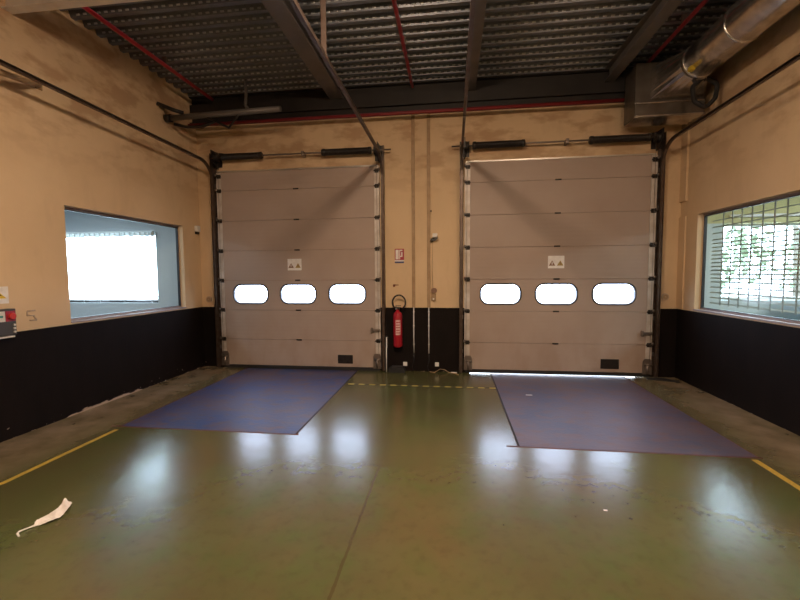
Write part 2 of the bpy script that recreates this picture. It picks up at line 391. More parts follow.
struct('trim_1', bm2, M_olive, 'upper wall band beyond the right window, warm lamplight painted in olive yellow', 'wall')
b = new(); box(b, X0, 8.2, 2.2, D+WT, -.2, 0); struct('floor_office_right', b, M_officefloor, 'grey floor of the office beyond the right window', 'floor')
b = new(); box(b, XR+.2, 8.2, 2.2, D+WT, 3.0, 3.1); struct('ceiling_office_right', b, M_olive, 'ceiling of the office beyond the right window, warm lamplight painted in olive yellow', 'ceiling')

# internal windows in the side walls
def side_window(name, xin, s, wy0, wy1, label):
    """s=-1: wall extends to -x (left wall)"""
    t = thing(name, label, 'window', (xin, (wy0+wy1)/2, 1.06), kind='structure')
    def X(a, c): return tuple(sorted((xin+s*a, xin+s*c)))
    b = new()
    f = .012
    for (a0, a1, z0, z1) in ((wy0, wy1, 2.362, 2.388), (wy0, wy1, 1.072, 1.097), (wy0+.001, wy0+f, 1.098, 2.361), (wy1-f, wy1-.001, 1.098, 2.361)):
        box(b, *X(.080, .118), a0, a1, z0, z1)
    obj('window_frame', b, M_frame, t)
    b = new()
    g = .007
    for (a0, a1, z0, z1) in ((wy0+f, wy1-f, 2.352, 2.362), (wy0+f, wy1-f, 1.098, 1.105), (wy0+f, wy0+f+g, 1.106, 2.351), (wy1-f-g, wy1-f, 1.106, 2.351)):
        box(b, *X(.077, .115), a0, a1, z0, z1)
    obj('gasket', b, M_panefr, t)
    bx('window_pane', M_glass, t, *X(.095, .101), wy0+f+g, wy1-f-g, 1.106, 2.351)
    bx('window_sill', M_sill, t, *X(-.012, .077), wy0-.0, wy1+.0, 1.061, 1.078)
    return t
side_window('window_1', XL, -1, 4.075, 6.085, 'internal window in the left wall looking into a pale blue office')
side_window('window_2', XR, 1, 3.3, 6.11, 'internal window in the right wall with a slatted blind behind it')
# facade windows of the offices
t = thing('window_3', 'bright daylight window of the blue office, seen through the left wall window', 'window', (-6.4, D, 1.1), kind='structure')
b = new(); box(b, -7.7, -5.155, D+.15, D+.2, 1.105, 1.165); box(b, -7.7, -5.155, D+.15, D+.2, 2.315, 2.355)
for x in (-7.66, -5.175): box(b, x-.02, x+.02, D+.15, D+.2, 1.165, 2.315)
obj('window_frame', b, M_white, t)
bx('window_pane', M_glass, t, -7.64, -5.195, D+.172, D+.178, 1.165, 2.315)
t = thing('vertical_blind', 'white vertical blind drawn open across the bright window of the blue office', 'blind', (-6.4, D-.06, 2.35))
for i in range(26):
    x = -7.62 + i*.098
    bx('blind_slat', M_blind, t, x-.012, x+.012, D-.10, D-.02, 2.285+random.uniform(-.012, .008), 2.345)
b = new(); box(b, -7.7, -5.15, D-.085, D-.035, 2.346, 2.37); obj('head_rail', b, M_blind, t)
b = new()
x = -7.65
while x < -5.2:
    L = random.choice((.3, .45, .5, .75)); box(b, x, min(x+L, -5.18), D+.02, D+.06, 1.115, 1.15); x += L+.035
tag(obj('sill_ledge', b, M_grey), 'broken dark ledge along the foot of the bright office window', 'ledge')
t = thing('window_4', 'facade window of the right office with greenery outside', 'window', (5.2, D, 1.1), kind='structure')
b = new(); box(b, 3.93, 6.6, D+.15, D+.2, 1.175, 1.215); box(b, 3.93, 6.6, D+.15, D+.2, 2.27, 2.30)
for x in (3.95, 5.26, 6.58): box(b, x-.02, x+.02, D+.15, D+.2, 1.215, 2.27)
obj('window_frame', b, M_white, t)
bx('window_pane', M_glass, t, 3.97, 6.56, D+.172, D+.178, 1.215, 2.27)

t = thing('venetian_blind', 'grey slatted blind with thick ladder tapes hanging behind the right window', 'blind', (3.55, 4.7, 2.6))
b = new(); z = 1.17; xb = 3.54
while z < 2.36:
    wd = .0145; tl = math.radians(36)
    dx, dz = wd*math.cos(tl), wd*math.sin(tl)
    prism(b, [(xb-dx, z-dz), (xb+dx, z+dz), (xb+dx, z+dz+.002), (xb-dx, z-dz+.002)], 'y', 3.4, 6.1)
    z += .085 if z > 2.0 else (.052 if z > 1.42 else .072)
obj('slats', b, M_slat, t)
for i in range(14):
    y = 5.85 - i*.171
    bx('ladder_tape', M_slat, t, xb-.022, xb-.019, y-.011, y+.011, 1.15, 2.6)
bx('head_rail', M_slat, t, xb-.03, xb+.03, 3.4, 6.1, 2.6, 2.64)
tag(bx('filing_cabinet', M_cab, None, 4.72, 5.5, 5.55, 6.15, 0, 1.47, bev=.01), 'dark grey cabinet standing in the right office behind the blind', 'cabinet')
tag(bx('reflection_strip', M_white, None, 4.0, 6.5, D-.05, D-.005, 2.385, 2.42), 'white strip standing in for a bright reflection above the right office window', 'rail')  # added strip imitates a bright line of reflected light

# ------------------------------------------------------------------ outdoors
b = new(); box(b, -40, 40, D+WT+.02, 60, -1.3, -1.2)
tag(obj('yard_ground', b, M_ground), 'pale concrete yard outside the dock', 'ground', kind='structure')
def tree(x, y, h, r, label):
    t = thing('tree', label, 'tree', (x, y, -1.2), group='trees in the yard outside the right office')
    tb('trunk', M_bark, t, [(x, y, -1.2), (x+.1, y, .2), (x-.05, y+.05, h*.7)], .14, 8, rr=[.16, .12, .06])
    b = new()
    for k in range(420):
        th, ph = random.uniform(0, 2*PI), math.acos(random.uniform(-1, 1)); q = r*random.uniform(.55, 1)
        c = Vector((x+q*math.sin(ph)*math.cos(th), y+q*math.sin(ph)*math.sin(th), h*.62+q*.95*math.cos(ph)))
        a1 = Vector((random.uniform(-1, 1), random.uniform(-1, 1), random.uniform(-1, 1))).normalized()*.13
        a2 = a1.cross(Vector((random.uniform(-1, 1), random.uniform(-1, 1), 1))).normalized()*.07
        b.faces.new([b.verts.new(c+v) for v in (-a1, a2, a1, -a2)])
    obj('foliage', b, M_leaf, t)
tree(6.6, 12.0, 3.6, 1.5, 'leafy green tree outside, seen at the left of the right office window')
tree(9.8, 13.0, 4.2, 1.7, 'leafy green tree outside, in the middle of the right office window')
tree(14.2, 13.5, 3.8, 1.5, 'leafy green tree outside, farthest right beyond the blind')

# ------------------------------------------------------------------ sectional dock doors
SEC = .5
def rrect(x0, x1, z0, z1, r, seg=8):
    pts = []
    for cx, cz, a in ((x1-r, z1-r, 0), (x0+r, z1-r, 90), (x0+r, z0+r, 180), (x1-r, z0+r, 270)):
        for i in range(seg+1): t_ = math.radians(a+90*i/seg); pts.append((cx+r*math.cos(t_), cz+r*math.sin(t_)))
    return pts
def plate_with_holes(bm, x0, x1, z0, z1, ya, yb, holes):
    """rectangular plate with rounded openings, built column by column"""
    xs = [x0]
    for i, (cx, w_, zc, h_) in enumerate(holes):
        a, c = cx-w_/2, cx+w_/2
        box(bm, xs[-1], a-.03, ya, yb, z0, z1)
        out = [(a-.03, z0), (c+.03, z0), (c+.03, z1), (a-.03, z1)]
        hole = rrect(a, c, zc-h_/2, zc+h_/2, h_*.42, 8)
        n_ = len(hole); pr_ = []
        cxm, czm = cx, zc
        for (px, pz) in hole:            # matching point on the outer rectangle, by ray from the centre
            dx, dz = px-cxm, pz-czm
            tx = ((c+.03-cxm)/abs(dx)) if abs(dx) > 1e-6 else 1e9
            tz = ((z1-czm)/dz if dz > 0 else (z0-czm)/dz) if abs(dz) > 1e-6 else 1e9
            k = min(tx, tz); pr_.append((cxm+dx*k, czm+dz*k))
        corners = [(c+.03, z1), (a-.03, z1), (a-.03, z0), (c+.03, z0)]
        for side in (ya, yb):
            H = [bm.verts.new((p[0], side, p[1])) for p in hole]; O = [bm.verts.new((p[0], side, p[1])) for p in pr_]
            for j in range(n_):
                j2 = (j+1) % n_
                p, q = pr_[j], pr_[j2]
                if abs(p[0]-q[0]) > 1e-6 and abs(p[1]-q[1]) > 1e-6:
                    cor = min(corners, key=lambda t_: (t_[0]-(p[0]+q[0])/2)**2+(t_[1]-(p[1]+q[1])/2)**2)
                    cv = bm.verts.new((cor[0], side, cor[1])); bm.faces.new((H[j], O[j], cv, O[j2], H[j2]))
                else: bm.faces.new((H[j], O[j], O[j2], H[j2]))
            if side == ya: HA = H
            else: HB = H
        for j in range(n_):
            j2 = (j+1) % n_; bm.faces.new((HA[j], HA[j2], HB[j2], HB[j]))
        # top and bottom rims of this column
        for zz in (z0, z1): bm.faces.new([bm.verts.new(p) for p in ((a-.03, ya, zz), (c+.03, ya, zz), (c+.03, yb, zz), (a-.03, yb, zz))])
        xs.append(c+.03)
    box(bm, xs[-1], x1, ya, yb, z0, z1)

def dock_door(n, x0, x1, z_low, sticker_x, vent, latch_side, label):
    cx = (x0+x1)/2; yf, yb = D-.062, D-.020
    t = thing('door_%d' % n, label, 'door', (cx, D, 0), kind='structure')
    st = .085
    for k in range(7):
        z0 = z_low + .055 if k == 0 else SEC*k; z1 = min(SEC*(k+1), DH)
        b = new(); cols = [cx-.838, cx, cx+.838]
        if k == 2: plate_with_holes(b, x0+st, x1-st, z0+.0015, z1-.0015, yf, yb, [(c, .615, 1.27, .315) for c in cols])
        else: box(b, x0+st, x1-st, yf, yb, z0+.0015, z1-.0015, bev=.003)
        pnl = obj('door_panel', b, M_door, t)
        if k == 2:
            for c in cols:
                b = new(); o_ = rrect(c-.322, c+.322, 1.27-.172, 1.27+.172, .145); i_ = rrect(c-.298, c+.298, 1.27-.148, 1.27+.148, .122)
                for ya in (yf-.007,):
                    O = [b.verts.new((p[0], ya+.006, p[1])) for p in o_]; I = [b.verts.new((p[0], ya-.002, p[1])) for p in i_]; J = [b.verts.new((p[0], yb, p[1])) for p in i_]
                    for j in range(len(O)):
                        j2 = (j+1) % len(O); b.faces.new((O[j], O[j2], I[j2], I[j])).smooth = True; b.faces.new((I[j], I[j2], J[j2], J[j]))
                fr = obj('window_frame', b, M_panefr, pnl)
                b = new(); prism(b, rrect(c-.30, c+.30, 1.27-.150, 1.27+.150, .124), 'y', yb-.022, yb-.018)
                g = obj('window_pane', b, M_glassd, pnl)
        for s, (a, c) in ((-1, (x0, x0+st)), (1, (x1-st, x1))):
            bx('end_stile', M_stile, t, a+.001, c-.001, yf-.003, yb, z0+.004, z1-.004)
    # dark tongue-and-groove shadow gap filler behind the seams
    for k in range(1, 7): bx('seam_liner', M_brown, t, x0+.01, x1-.01, yb-.012, yb+.004, SEC*k-.0014, SEC*k+.0014)
    bx('top_profile', M_alu, t, x0+.02, x1-.02, yf-.006, yb, DH, DH+.022)
    bx('bottom_seal', M_rubber, t, x0+.02, x1-.02, yf-.004, yb-.002, z_low, z_low+.055)
    # hinges and rollers
    for k in range(1, 8):
        z = SEC*k if k < 7 else DH-.07
        for s in (-1, 1):
            xe = x0+.045 if s < 0 else x1-.045
            b = new()
            box(b, xe-.028, xe+.036, yf-.012, yf-.004, z-.032, z-.010); box(b, xe-.028, xe+.036, yf-.012, yf-.004, z+.010, z+.032)
            tube(b, [(xe-.04, yf-.016, z), (xe+.04, yf-.016, z)], .012, 8)
            h = obj('side_hinge', b, M_black, t)
            b = new(); tube(b, [(xe+s*.03, yf-.02, z+.02), (xe+s*.058, yf-.02, z+.02)], .022, 10)
            obj('roller', b, M_trackcaulk, h)
        if k < 7:
            b = new(); box(b, cx-.045, cx+.045, yf-.008, yf-.001, z-.010, z+.012); tube(b, [(cx-.03, yf-.01, z), (cx+.03, yf-.01, z)], .007, 6)
            obj('centre_hinge', b, M_black, t)
    for s in (-1, 1):                                     # bottom corner brackets
        xe = x0+.06 if s < 0 else x1-.06
        b = new(); prism(b, [(xe-.065, z_low+.04), (xe+.065, z_low+.04), (xe+.065, .24), (xe+.04, .29), (xe-.04, .29), (xe-.065, .24)], 'y', yf-.016, yf-.005)
        tube(b, [(xe-.04, yf-.03, .2), (xe+.06, yf-.03, .2)], .018, 8); tube(b, [(xe, yf-.02, .06), (xe, yf-.02, .2)], .02, 8)
        obj('corner_bracket', b, M_trackcaulk, t)
    xl = x1-.10 if latch_side > 0 else x0+.10
    b = new(); box(b, xl-.05, xl+.09, yf-.03, yf-.005, .655, .70, bev=.006); box(b, xl-.06, xl-.03, yf-.045, yf-.004, .635, .72, bev=.006)
    obj('side_latch', b, M_trackcaulk, t)
    bx('step_handle', M_black, t, vent[0], vent[1], yf-.012, yf-.001, vent[2], vent[3], bev=.006, label='black recessed lifting handle low on the door')
    # two-triangle warning sticker
    s = bx('warning_sticker', M_paper, t, sticker_x-.12, sticker_x+.12, yf-.003, yf-.0005, 1.665, 1.855, label='small pale sticker with two warning triangles')
    for dx, mm in ((-.06, M_brownprint), (.06, M_olprint)):
        b = new(); X = sticker_x+dx; prism(b, [(X-.048, 1.705), (X+.048, 1.705), (X, 1.785)], 'y', yf-.005, yf-.0032); obj('warning_triangle', b, mm, s)
        b = new(); box(b, X-.006, X+.006, yf-.0065, yf-.0052, 1.722, 1.760); obj('warning_mark', b, M_paper if dx < 0 else M_brownprint, s)
    return t
dock_door(1, *DL, .0006, -2.60, (-1.885, -1.63, .115, .26), 1, 'pale grey sectional dock door on the left, closed down to the floor')
dock_door(2, *DR, .014, 1.575, (2.254, 2.52, .125, .275), 1, 'pale grey sectional dock door on the right with daylight under it')

# door tracks: vertical run, curve and horizontal run back along the ceiling
def track(x, s, strut_y, label, rail_x=None, near=YB+2.2):
    """s = +1 when the door lies to the right of the track"""
    t = thing('door_track', label, 'track', (x, D-.09, 0), group=None)
    yc = D-.085
    zc, r = 3.12, .33
    path = [(yc, 0.016), (yc, zc)]
    for i in range(1, 9):
        a = math.radians(90*i/8); path.append((yc-r+r*math.cos(a), zc+r*math.sin(a)))
    path.append((near, zc+r+(yc-r-near)*.018))
    b = new(); w_ = .019; prev = None
    def ring(i):
        p = Vector((path[i][0], path[i][1])); a = Vector(path[max(i-1, 0)]); c = Vector(path[min(i+1, len(path)-1)])
        d = (c-a).normalized(); nrm = Vector((-d.y, d.x)); return p, nrm
    # C profile made of web and two lips
    for (u0, u1, v0, v1) in ((-.022, -.018, -w_, w_), (-.018, .012, -w_, -w_+.004), (-.018, .012, w_-.004, w_)):
        prev = None
        for i in range(len(path)):
            p, nn = ring(i)
            vs = [b.verts.new((x+s*u, p.x+nn.x*v, p.y+nn.y*v)) for u, v in ((u0, v0), (u1, v0), (u1, v1), (u0, v1))]
            if prev:
                for j in range(4): b.faces.new((prev[j], prev[(j+1) % 4], vs[(j+1) % 4], vs[j]))
            else: b.faces.new(vs)
            prev = vs
        b.faces.new(prev[::-1])
    obj('rail', b, M_track, t)
    # wall angle behind the vertical run
    b = new(); box(b, x-s*.030-.003, x-s*.030+.003, D-.115, D-.001, .02, 3.62); box(b, min(x-s*.033, x+s*.025), max(x-s*.033, x+s*.025), D-.006, D-.001, .02, 3.62)
    obj('wall_angle', b, M_track, t)
    for k in range(6):
        z = .35+.55*k; b = new(); box(b, x-.03, x+.03, D-.012, D-.0065, z-.03, z+.03); tube(b, [(x, D-.02, z), (x, D-.012, z)], .01, 6)
        obj('fixing_plate', b, M_trackcaulk, t)
    zs = zc+r+(yc-r-strut_y)*.018+.03
    b = new(); sx = x + .0
    box(b, sx-.025, sx+.025, strut_y-.002, strut_y+.002, zs-.05, ZT-.01); box(b, sx-.025, sx-.021, strut_y-.002, strut_y+.04, zs-.05, ZT-.01)
    if abs(x) > 2:      # next to a side wall: bracket into the wall instead of a strut
        bmesh.ops.delete(b, geom=list(b.verts), context='VERTS'); xw = XL if x < 0 else XR
        box(b, min(x, xw+.001), max(x, xw-.001), strut_y-.02, strut_y+.02, zs-.06, zs-.055)
        obj('wall_arm', b, M_track, t); return t
    obj('hanger_strut', b, M_track, t)
    return t
track(-3.985, 1, 3.0, 'dark door track at the far left beside the left wall')
track(-1.115, -1, 3.55, 'dark door track on the right edge of the left dock door')
track(.145, 1, 2.6, 'dark door track on the left edge of the right dock door')
track(3.025, -1, 2.9, 'dark door track at the far right beside the right wall')

# torsion spring assemblies over the doors
def springs(x0, x1, s1, s2, cxb, stub, label):
    zs = 3.545; ys = D-.115
    t = thing('torsion_spring_shaft', label, 'door spring', ((x0+x1)/2, D-.1, zs))
    tb('shaft', M_trackcaulk, t, [(x0+.02 if stub > 0 else x0-.20, ys, zs), (x1-.02 if stub < 0 else x1+.20, ys, zs)], .0125, 10)
    for (a, c) in (s1, s2):
        b = new(); seg = 10; L = c-a; turns = int(L/.012)
        n_ = turns*8; pts = [(a+L*i/n_, ys+.047*math.cos(2*PI*i/8), zs+.047*math.sin(2*PI*i/8)) for i in range(n_+1)]
        tube(b, pts, .0068, 5); tube(b, [(a, ys, zs), (c, ys, zs)], .044, 12)
        sp = obj('torsion_spring', b, M_black, t)
        for e in (a, c):
            tb('winding_cone', M_black, sp, [(e-.03, ys, zs), (e-.015, ys, zs), (e+.02, ys, zs), (e+.03, ys, zs)], .05, 12, rr=[.046, .058, .058, .046])
    for xe in (x0, x1):
        b = new(); prism(b, [(ys-.10, zs+.10), (D-.002, zs+.10), (D-.002, zs-.17), (D-.05, zs-.17), (ys-.09, zs-.05)], 'x', xe-.006, xe+.006)
        box(b, xe-.075, xe+.075, D-.008, D-.002, zs-.14, zs+.10)
        obj('end_bearing_plate', b, M_black, t)
        b = new(); s_ = 1 if xe == x0 else -1
        prf = [(.03, 0), (.075, .002), (.062, .012), (.062, .045), (.075, .055), (.03, .057)]
        rings = [[b.verts.new((xe+s_*(.012+h), ys+r_*math.cos(2*PI*j/20), zs+r_*math.sin(2*PI*j/20))) for j in range(20)] for r_, h in prf]
        for A_, B_ in zip(rings, rings[1:]):
            for j in range(20): b.faces.new((A_[j], A_[(j+1) % 20], B_[(j+1) % 20], B_[j])).smooth = True
        b.faces.new(rings[0]); b.faces.new(rings[-1][::-1])
        obj('cable_drum', b, M_black, t)
        tb('lift_cable', M_trackcaulk, t, [(xe+s_*.04, D-.085, zs-.03), (xe+s_*.035, D-.09, 2.0), (xe+s_*.03, D-.088, .22)], .0025, 5)
    b = new(); box(b, cxb-.02, cxb+.02, ys-.03, D-.002, zs-.035, zs+.035, bev=.006)
    obj('centre_bracket', b, M_trackcaulk, t)
    return t
springs(-3.93, -1.16, (-3.78, -3.12), (-2.05, -1.30), -2.40, 1, 'black torsion springs on a shaft above the left dock door')
springs(.185, 2.975, (.33, 1.05), (2.03, 2.82), 1.69, -1, 'black torsion springs on a shaft above the right dock door')

# ------------------------------------------------------------------ dock levellers
def leveller(x0, x1, yn, M_level, inner, label):
    t = thing('dock_leveller', label, 'dock leveller', ((x0+x1)/2, 5.1, 0))
    b = new(); box(b, x0+(.024 if inner < 0 else .006), x1-(.024 if inner > 0 else .006), yn+.018, D-.13, -.04, -.002); obj('platform', b, M_level, t)
    b = new(); box(b, x0+.02, x1-.02, D-.125, D-.035, -.04, -.004); obj('lip', b, M_level, t)
    b = new(); box(b, x0-.10, x1+.02, yn-.01, yn+.015, -.06, .0015); box(b, x0+.001, x0+.0045, yn+.015, D-.04, -.06, .001); box(b, x1-.0045, x1-.001, yn+.015, D-.04, -.06, .001)
    obj('pit_frame', b, M_rustline, t)
    b = new(); box(b, x0+.0, x1, yn+.015, D-.03, -.2, -.06); obj('pit_bottom', b, M_rubber, t)
    xi = x1-.013 if inner > 0 else x0+.013
    bx('edge_gap', M_rubber, t, xi-.009, xi+.009, yn+.03, D-.14, -.035, .0012)
    return t
leveller(-3.50, -1.54, 3.785, M_levelL, 1, 'grey steel dock leveller plate with painted blue daylight sheen in front of the left door')
leveller(.60, 2.62, 3.74, M_levelR, -1, 'grey steel dock leveller plate with painted purple daylight sheen in front of the right door')

# painted lines and hazard tape
def floor_strip(name, pts, wd, m, z=.0015):
    b = new(); L = []
    for i, p in enumerate(pts):
        a = Vector(pts[max(i-1, 0)]); c = Vector(pts[min(i+1, len(pts)-1)]); d = (c-a).normalized(); nn = Vector((-d.y, d.x))*wd/2
        L.append([b.verts.new((p[0]+s*nn.x, p[1]+s*nn.y, zz)) for s, zz in ((-1, .0002), (1, .0002), (1, z), (-1, z))])
    for A_, B_ in zip(L, L[1:]):
        for j in range(4): b.faces.new((A_[j], A_[(j+1) % 4], B_[(j+1) % 4], B_[j]))
    b.faces.new(L[0][::-1]); b.faces.new(L[-1])
    return obj(name, b, m)
tag(floor_strip('floor_line', [(-3.46, 3.70), (-3.455, 3.0), (-3.45, 2.62), (-3.50, 2.50), (-3.50, 0)], .045, M_yellow), 'yellow painted line on the floor left of the left dock leveller', 'floor marking', 'yellow floor lines')
tag(floor_strip('floor_line', [(2.55, 3.70), (2.54, 3.0), (2.53, 0)], .05, M_yellow), 'yellow painted line on the floor at the right edge of the picture', 'floor marking', 'yellow floor lines')
t = thing('hazard_tape', 'yellow and black dashed tape across the floor between the two levellers', 'floor tape', (-.45, 5.66, 0))
x = -1.50; i = 0
while x < .56:
    wd_ = .09 if i % 2 == 0 else .065
    bx('yellow_dash' if i % 2 == 0 else 'black_dash', M_tapey if i % 2 == 0 else M_tapeb, t, x, x+wd_-.001, 5.642, 5.678, .0003, .0018); x += wd_; i += 1

# ------------------------------------------------------------------ pillar wall between the doors
def extinguisher():
    x, y = -.872, D-.095
    t = thing('fire_extinguisher', 'red fire extinguisher with a looped black hose hanging between the doors', 'fire extinguisher', (x, y, .41))
    b = new(); lathe(b, [(.05, 0), (.068, .010), (.074, .035), (.074, .515), (.066, .555), (.040, .575), (.026, .585), (.026, .615)], (x, y, .41)); obj('cylinder', b, M_extred, t)
    bm_ = new(); seg = 10
    for zz in (.58, .90):
        pass
    R_ = .0752
    def arc(z0, z1, a0, a1, m_, nm, par, R_=R_):
        b = new(); A_ = [b.verts.new((x+R_*math.sin(a0+(a1-a0)*i/seg), y-R_*math.cos(a0+(a1-a0)*i/seg), z0)) for i in range(seg+1)]
        B_ = [b.verts.new((v.co.x, v.co.y, z1)) for v in A_]
        for i in range(seg): b.faces.new((A_[i], A_[i+1], B_[i+1], B_[i])).smooth = True
        return obj(nm, b, m_, par)
    lb = arc(.62, .86, -.35, .75, M_label, 'instruction_label', t)
    for k in range(5):
        arc(.645+.042*k, .660+.042*k, -.25, .65-.12*(k % 2), M_extred, 'text_line', lb, R_+.0006)
    bx('valve', M_black, t, x-.025, x+.025, y-.025, y+.025, 1.016, 1.05, bev=.006)
    b = new(); box(b, x-.035, x+.06, y-.012, y+.012, 1.052, 1.062, bev=.003); box(b, x-.03, x+.055, y-.01, y+.01, 1.078, 1.088, bev=.003); box(b, x-.035, x-.02, y-.01, y+.01, 1.052, 1.088)
    obj('lever', b, M_grey, t)
    tb('safety_gauge', M_white, t, [(x-.02, y-.045, 1.035), (x-.02, y-.025, 1.035)], .013, 10)
    pts = []
    for i in range(27):
        a = math.radians(-50 + 280*i/26); pts.append((x+.025+.105*math.cos(a), y-.03, 1.14+.115*math.sin(a)))
    tb('hose', M_rubber, t, pts, .0125, 8)
    bx('wall_hook', M_black, t, x-.02, x+.02, y+.027, D-.001, .995, 1.045)
extinguisher()
# extinguisher sign: white plate, red pictograms, blue foot band
t = thing('extinguisher_sign', 'small red and white extinguisher sign on the wall above the extinguisher', 'sign', (-.85, D, 1.9))
bx('plate', M_signred, t, -.925, -.775, D-.005, D-.0005, 1.77, 2.0)
bx('pictogram_panel', M_paper, t, -.912, -.862, D-.0065, D-.0052, 1.83, 1.985)
b = new(); box(b, -.852, -.838, D-.0065, D-.0052, 1.83, 1.985); box(b, -.838, -.80, D-.0065, D-.0052, 1.965, 1.985); box(b, -.82, -.80, D-.0065, D-.0052, 1.87, 1.945); box(b, -.838, -.82, D-.0065, D-.0052, 1.87, 1.885); obj('pictogram', b, M_paper, t)
bx('gap_band', M_paper, t, -.925, -.775, D-.0065, D-.0052, 1.795, 1.818)
bx('foot_band', M_blue, t, -.925, -.775, D-.0065, D-.0052, 1.77, 1.794)
# small rusty hook
b = new(); box(b, -.955, -.925, D-.02, D-.001, 1.385, 1.425, bev=.004); box(b, -.925, -.865, D-.014, D-.006, 1.408, 1.42)
tag(obj('wall_hook', b, M_brown), 'small rust-red hook on the wall above the extinguisher hose', 'hook')

def conduit(x, label):
    t = thing('cable_conduit', label, 'conduit', (x, D, .3))
    bx('upper_cover', M_conduit, t, x-.026, x+.026, D-.022, D-.001, 1.05, 4.09, bev=.003, label='brownish painted upper run')
    tb('lower_tube', M_conduitw, t, [(x, D-.018,   .30), (x, D-.018, 1.049)], .009, 10, label='pale lower run in front of the dark wall band')
    for z in (.45, .75, .98): bx('clip', M_white, t, x-.013, x+.013, D-.030, D-.001, z-.006, z+.006)
    tb('cable', M_black, t, [(x, D-.018, .30), (x+.005, D-.022, .2), (x-.02, D-.03, .08), (x-.01, D-.035, .012)], .008, 8)
    return t
conduit(-.62, 'left conduit down the middle wall, next to the extinguisher')
conduit(-.375, 'right conduit down the middle wall, beside the small sensor')
# sensor with its thin cable and the switch below
t = thing('wall_sensor', 'small black and white sensor on the wall right of the right conduit', 'sensor', (-.29, D, 2.15))
bx('housing', M_white, t, -.315, -.235, D-.05, D-.001, 2.165, 2.235, bev=.01)
b = new(); prism(b, [(-.345, 2.115), (-.27, 2.115), (-.225, 2.155), (-.225, 2.165), (-.30, 2.150), (-.345, 2.150)], 'y', D-.06, D-.001); obj('head', b, M_black, t)
tb('thin_cable', M_conduit, t, [(-.315, D-.008, 2.12), (-.318, D-.006, 1.7), (-.312, D-.008, 1.36)], .004, 6)
t = thing('wall_switch', 'dark oval switch with a small plate below it, at the foot of the thin cable', 'switch', (-.29, D, 1.25))
b = new(); prism(b, rrect(-.335, -.245, 1.285, 1.365, .035), 'y', D-.035, D-.001); obj('cap', b, M_brownprint, t)
bx('plate', M_conduit, t, -.335, -.26, D-.02, D-.001, 1.155, 1.275, bev=.004)
tb('key_knob', M_conduitw, t, [(-.30, D-.035, 1.19), (-.30, D-.02, 1.19)], .014, 10)
tag(bx('wall_bolt', M_black, None, -.35, -.325, D-.035, D-.023, 2.575, 2.598, bev=.003), 'tiny black bolt high on the right conduit', 'bolt')
def socket(x, z, label):
    t = thing('wall_socket', label, 'socket', (x, D, z), group='white sockets low on the middle wall')
    bx('plate', M_white, t, x-.032, x+.032, D-.024, D-.001, z-.032, z+.032, bev=.005)
    tb('socket_hole', M_conduitw, t, [(x, D-.0255, z), (x, D-.0235, z)], .016, 12)
socket(-.765, .118, 'white socket low on the dark wall right of the black wheel chock')
socket(-.245, .122, 'white socket low on the dark wall right of the right conduit')
t = thing('wheel_chock', 'low black box on the floor below the fire extinguisher', 'chock', (-.9, D-.1, 0))
b = new(); prism(b, [(-1.02, 0.0005), (-.755, 0.0005), (-.755, .045), (-.79, .088), (-.98, .094), (-1.02, .07)], 'y', D-.16, D-.045); obj('body', b, M_rubber, t)
bx('top_plate', M_grey, t, -.975, -.795, D-.15, D-.055, .0945, .10, bev=.002)
tag(tb('leaning_stick', M_conduitw, None, [(-1.052, D-.165, .010), (-1.050, D-.15, .58)], .009, 8), 'thin white rod standing upright beside the track of the left door', 'rod')
pts = [(-.36, D-.05, .008), (-.28, D-.09, .008), (-.19, D-.06, .06), (-.12, D-.05, .045), (-.05, D-.07, .008), (.05, D-.12, .007), (.10, D-.2, .007)]
tag(tb('floor_cable', M_conduit, None, pts, .006, 6), 'thin loose cable curling along the foot of the middle wall', 'cable')
tag(bx('paper_strip', M_paper, None, -.02, .075, D-.06, D-.045, .0005, .012), 'tiny pale paper scrap on the floor beside the right door track', 'paper')

# round photocells on either side of the doors
def photocell(x, z, label):
    t = thing('photocell', label, 'photocell', (x, D, z), group='round beige photocells beside the doors')
    tb('ring', M_smudge, t, [(x, D-.016, z), (x, D-.001, z)], .052, 20)
    tb('lens', M_conduit, t, [(x, D-.021, z), (x, D-.0165, z)], .034, 16); tb('dot', M_smudge, t, [(x, D-.024, z), (x, D-.0215, z)], .012, 10)
photocell(-4.185, 1.175, 'round beige photocell on the wall left of the left door')
photocell(3.17, 1.225, 'round beige photocell on the wall right of the right door')
t = thing('motion_detector', 'small white motion detector high on the left wall near the corner', 'detector', (XL, 6.42, 2.35))
bx('housing', M_white, t, XL+.001, XL+.06, 6.38, 6.47, 2.33, 2.43, bev=.012); bx('shadow_block', M_black, t, XL+.001, XL+.045, 6.39, 6.46, 2.29, 2.329, bev=.008)  # black block stands in for the shadow under the housing

# flange notch on the right corner: cream corner cover strip
b = new(); box(b, XR-.03, XR-.001, D-.16, D-.001, 2.62, 4.05); box(b, XR-.022, XR-.001, D-.16, D-.001, 1.05, 2.40)
tag(obj('corner_cover', b, M_wall), 'beige corner strip where the front wall meets the right wall, broken halfway', 'trim', kind='structure')
b = new(); prism(b, [(3.10, .0003), (3.32, .0003), (3.42, .05)], 'y', 0, .001); b.free()
t = thing('rubber_mat', 'flat dark mat scrap on the floor at the foot of the right door track', 'mat', (3.05, 6.3, 0))
b = new(); prism(b, [(2.88, 6.35), (3.26, 6.22), (3.28, 6.27), (3.12, 6.45), (2.9, 6.43)], 'z', .0004, .012); obj('sheet', b, M_rubber, t)

